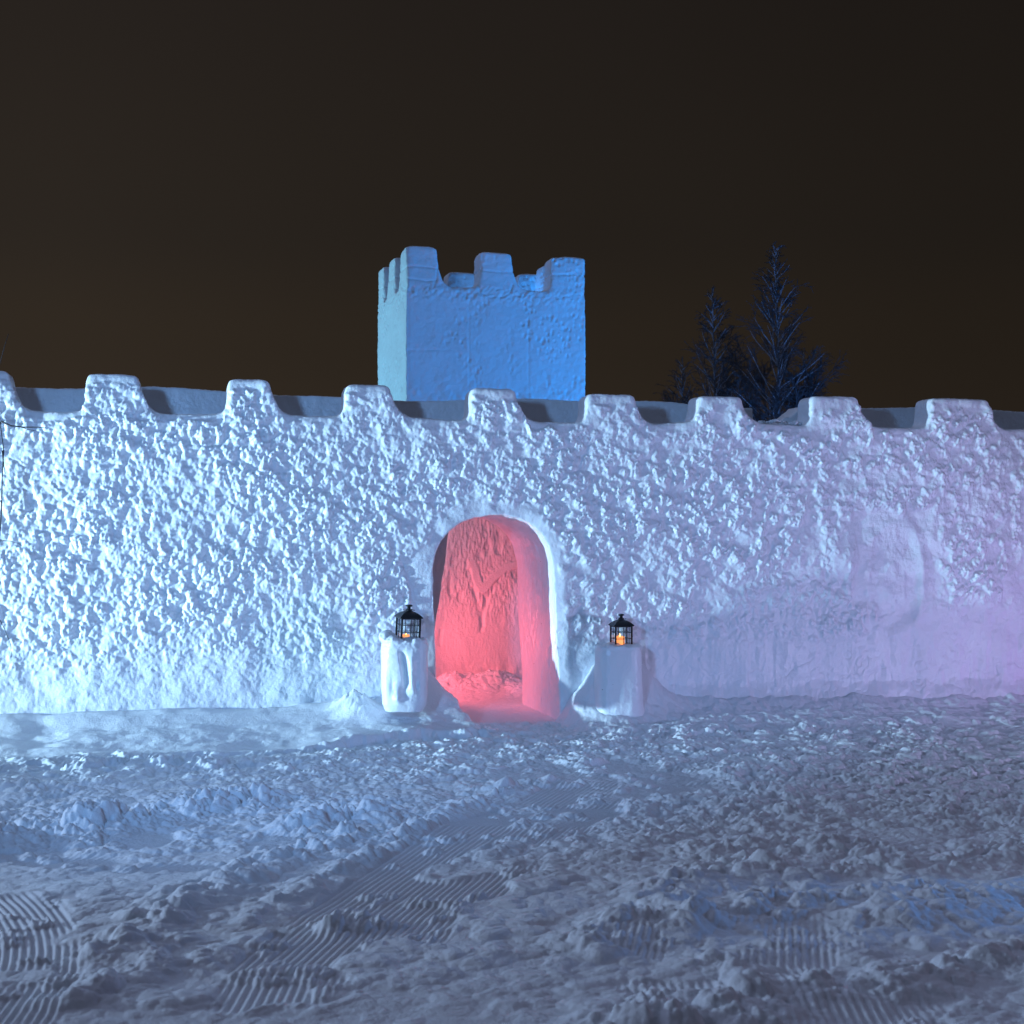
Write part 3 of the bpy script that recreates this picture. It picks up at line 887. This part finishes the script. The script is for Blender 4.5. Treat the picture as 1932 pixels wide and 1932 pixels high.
cl = N.new('ShaderNodeTexNoise'); cl.inputs['Scale'].default_value = 3.0; cl.inputs['Detail'].default_value = 3; L.new(tc.outputs['Generated'], cl.inputs['Vector'])
m3 = N.new('ShaderNodeMapRange'); m3.inputs[3].default_value = .9; m3.inputs[4].default_value = 1.1; L.new(cl.outputs['Fac'], m3.inputs[0])
m4 = N.new('ShaderNodeMath'); m4.operation = 'MULTIPLY'; L.new(mr.outputs[0], m4.inputs[0]); L.new(m3.outputs[0], m4.inputs[1])
mu = N.new('ShaderNodeVectorMath'); mu.operation = 'SCALE'
L.new(rp.outputs[0], mu.inputs[0]); L.new(m4.outputs[0], mu.inputs['Scale']); L.new(mu.outputs[0], bg.inputs[0])
bg.inputs[1].default_value = 1.0

def lamp(name, kind, loc, target, power, col, size=.1, cone=60, blend=.5):
    l = bpy.data.lights.new(name, kind); l.energy = power; l.color = col
    o = bpy.data.objects.new(name, l); C.objects.link(o); o.location = loc
    d = Vector(target)-Vector(loc); o.rotation_euler = d.to_track_quat('-Z', 'Y').to_euler()
    if kind == 'SUN': l.angle = size
    else: l.shadow_soft_size = size
    if kind == 'SPOT': l.spot_size = R(cone); l.spot_blend = blend
    o['kind'] = 'helper'
    return o
# weak blue fill added to lift the open field, from the left
lamp('field_fill', 'SUN', (-5, 2.5, 7), (0, 0, 0), .68, (.48, .60, 1.0), R(85))
# cool floodlight sweeping the field from the left
lamp('field_sweep', 'SPOT', wall_pt(-10, -3.4, 2.0), (1.6, 7.2, 0), 1150, (.50, .70, 1.0), .2, 50, .9)
# blue white floodlight grazing the wall from the left
lamp('left_floodlight', 'SPOT', wall_pt(-11, -1.8, .5), wall_pt(.8, .2, 1.75), 8800, (.48, .76, 1.0), .12, 38, 1.0)
# floodlights in front of the wall, right and left of the frame
lamp('right_floodlight', 'SPOT', wall_pt(6.0, -5.2, .42), wall_pt(1.4, -.1, 1.6), 500, (.58, .56, 1.0), .25, 92, .8)
lamp('front_floodlight', 'SPOT', wall_pt(-5.0, -9.5, 3.0), wall_pt(-1.0, 0, 1.9), 1400, (.22, .49, 1.0), .25, 56, .8)
lamp('field_floodlight', 'SPOT', (8.6, 7.6, 2.4), (.8, 5.4, 0), 190, (.66, .62, 1.0), .3, 60, 1.0)
# violet lamp at the far right
lamp('violet_lamp', 'SPOT', wall_pt(6.6, -1.6, .25), wall_pt(4.2, 0, .85), 50, (.62, .30, 1.0), .1, 80, .9)
# red lamps in the inner yard
lamp('red_lamp', 'SPOT', wall_pt(-.95, 2.25, .50), wall_pt(.6, 2.05, .5), 120, (1.0, .095, .12), .08, 116, .6)
lamp('pink_lamp', 'SPOT', wall_pt(-1.6, 1.75, 2.0), wall_pt(.45, 3.0, 1.35), 95, (1.0, .32, .40), .08, 70, .8)
# tower: blue floodlight from the right, turquoise one from the left
tc_ = Vector((TX+1.0, TY+.5, 4.3))
lamp('tower_blue', 'SPOT', (6.4, 16.0, 2.1), tc_, 1800, (.008, .31, 1.0), .1, 40, .6)
lamp('tower_turquoise', 'SPOT', (-9.0, 18.5, 1.6), tc_, 1700, (.24, .72, 1.0), .1, 40, .6)
lamp('tower_top_lamp', 'POINT', Vector((TX, TY, 0)) + Matrix.Rotation(TYAW, 3, 'Z') @ Vector((1.75, 1.15, 4.72)), (0, 0, 9), 8, (.02, .33, 1.0), .05)
# small blue lamp beside the field, right of the frame
lamp('field_lamp', 'SPOT', (4.6, 6.5, .7), (1.75, 6.12, 0), 130, (.05, .36, 1.0), .05, 24, .9)
# blue lamp under the trees
lamp('tree_lamp', 'SPOT', (5.2, 19.5, .4), (4.6, 25, 4.0), 900, (.06, .30, 1.0), .1, 70, .6)

# ------------------------------------------------------------------ camera
cam = bpy.data.cameras.new('camera'); co = bpy.data.objects.new('camera', cam); C.objects.link(co)
co.location = (0, 0, CAM_H); co.rotation_euler = (R(90), 0, 0)
cam.sensor_width = 36; cam.lens = FPX/1932*36; cam.shift_y = (1000-966)/1932
cam.clip_start = .1; cam.clip_end = 3000
cam.dof.use_dof = True; cam.dof.focus_distance = 12.0; cam.dof.aperture_fstop = 4.5
scene.camera = co

vs = scene.view_settings
vs.view_transform = 'Standard'; vs.look = 'None'; vs.exposure = 0; vs.gamma = 1; vs.use_curve_mapping = False
scene.render.engine = 'CYCLES'
cy = scene.cycles
cy.use_denoising = True; cy.max_bounces = 8; cy.diffuse_bounces = 5; cy.transparent_max_bounces = 12
cy.sample_clamp_indirect = 4.0
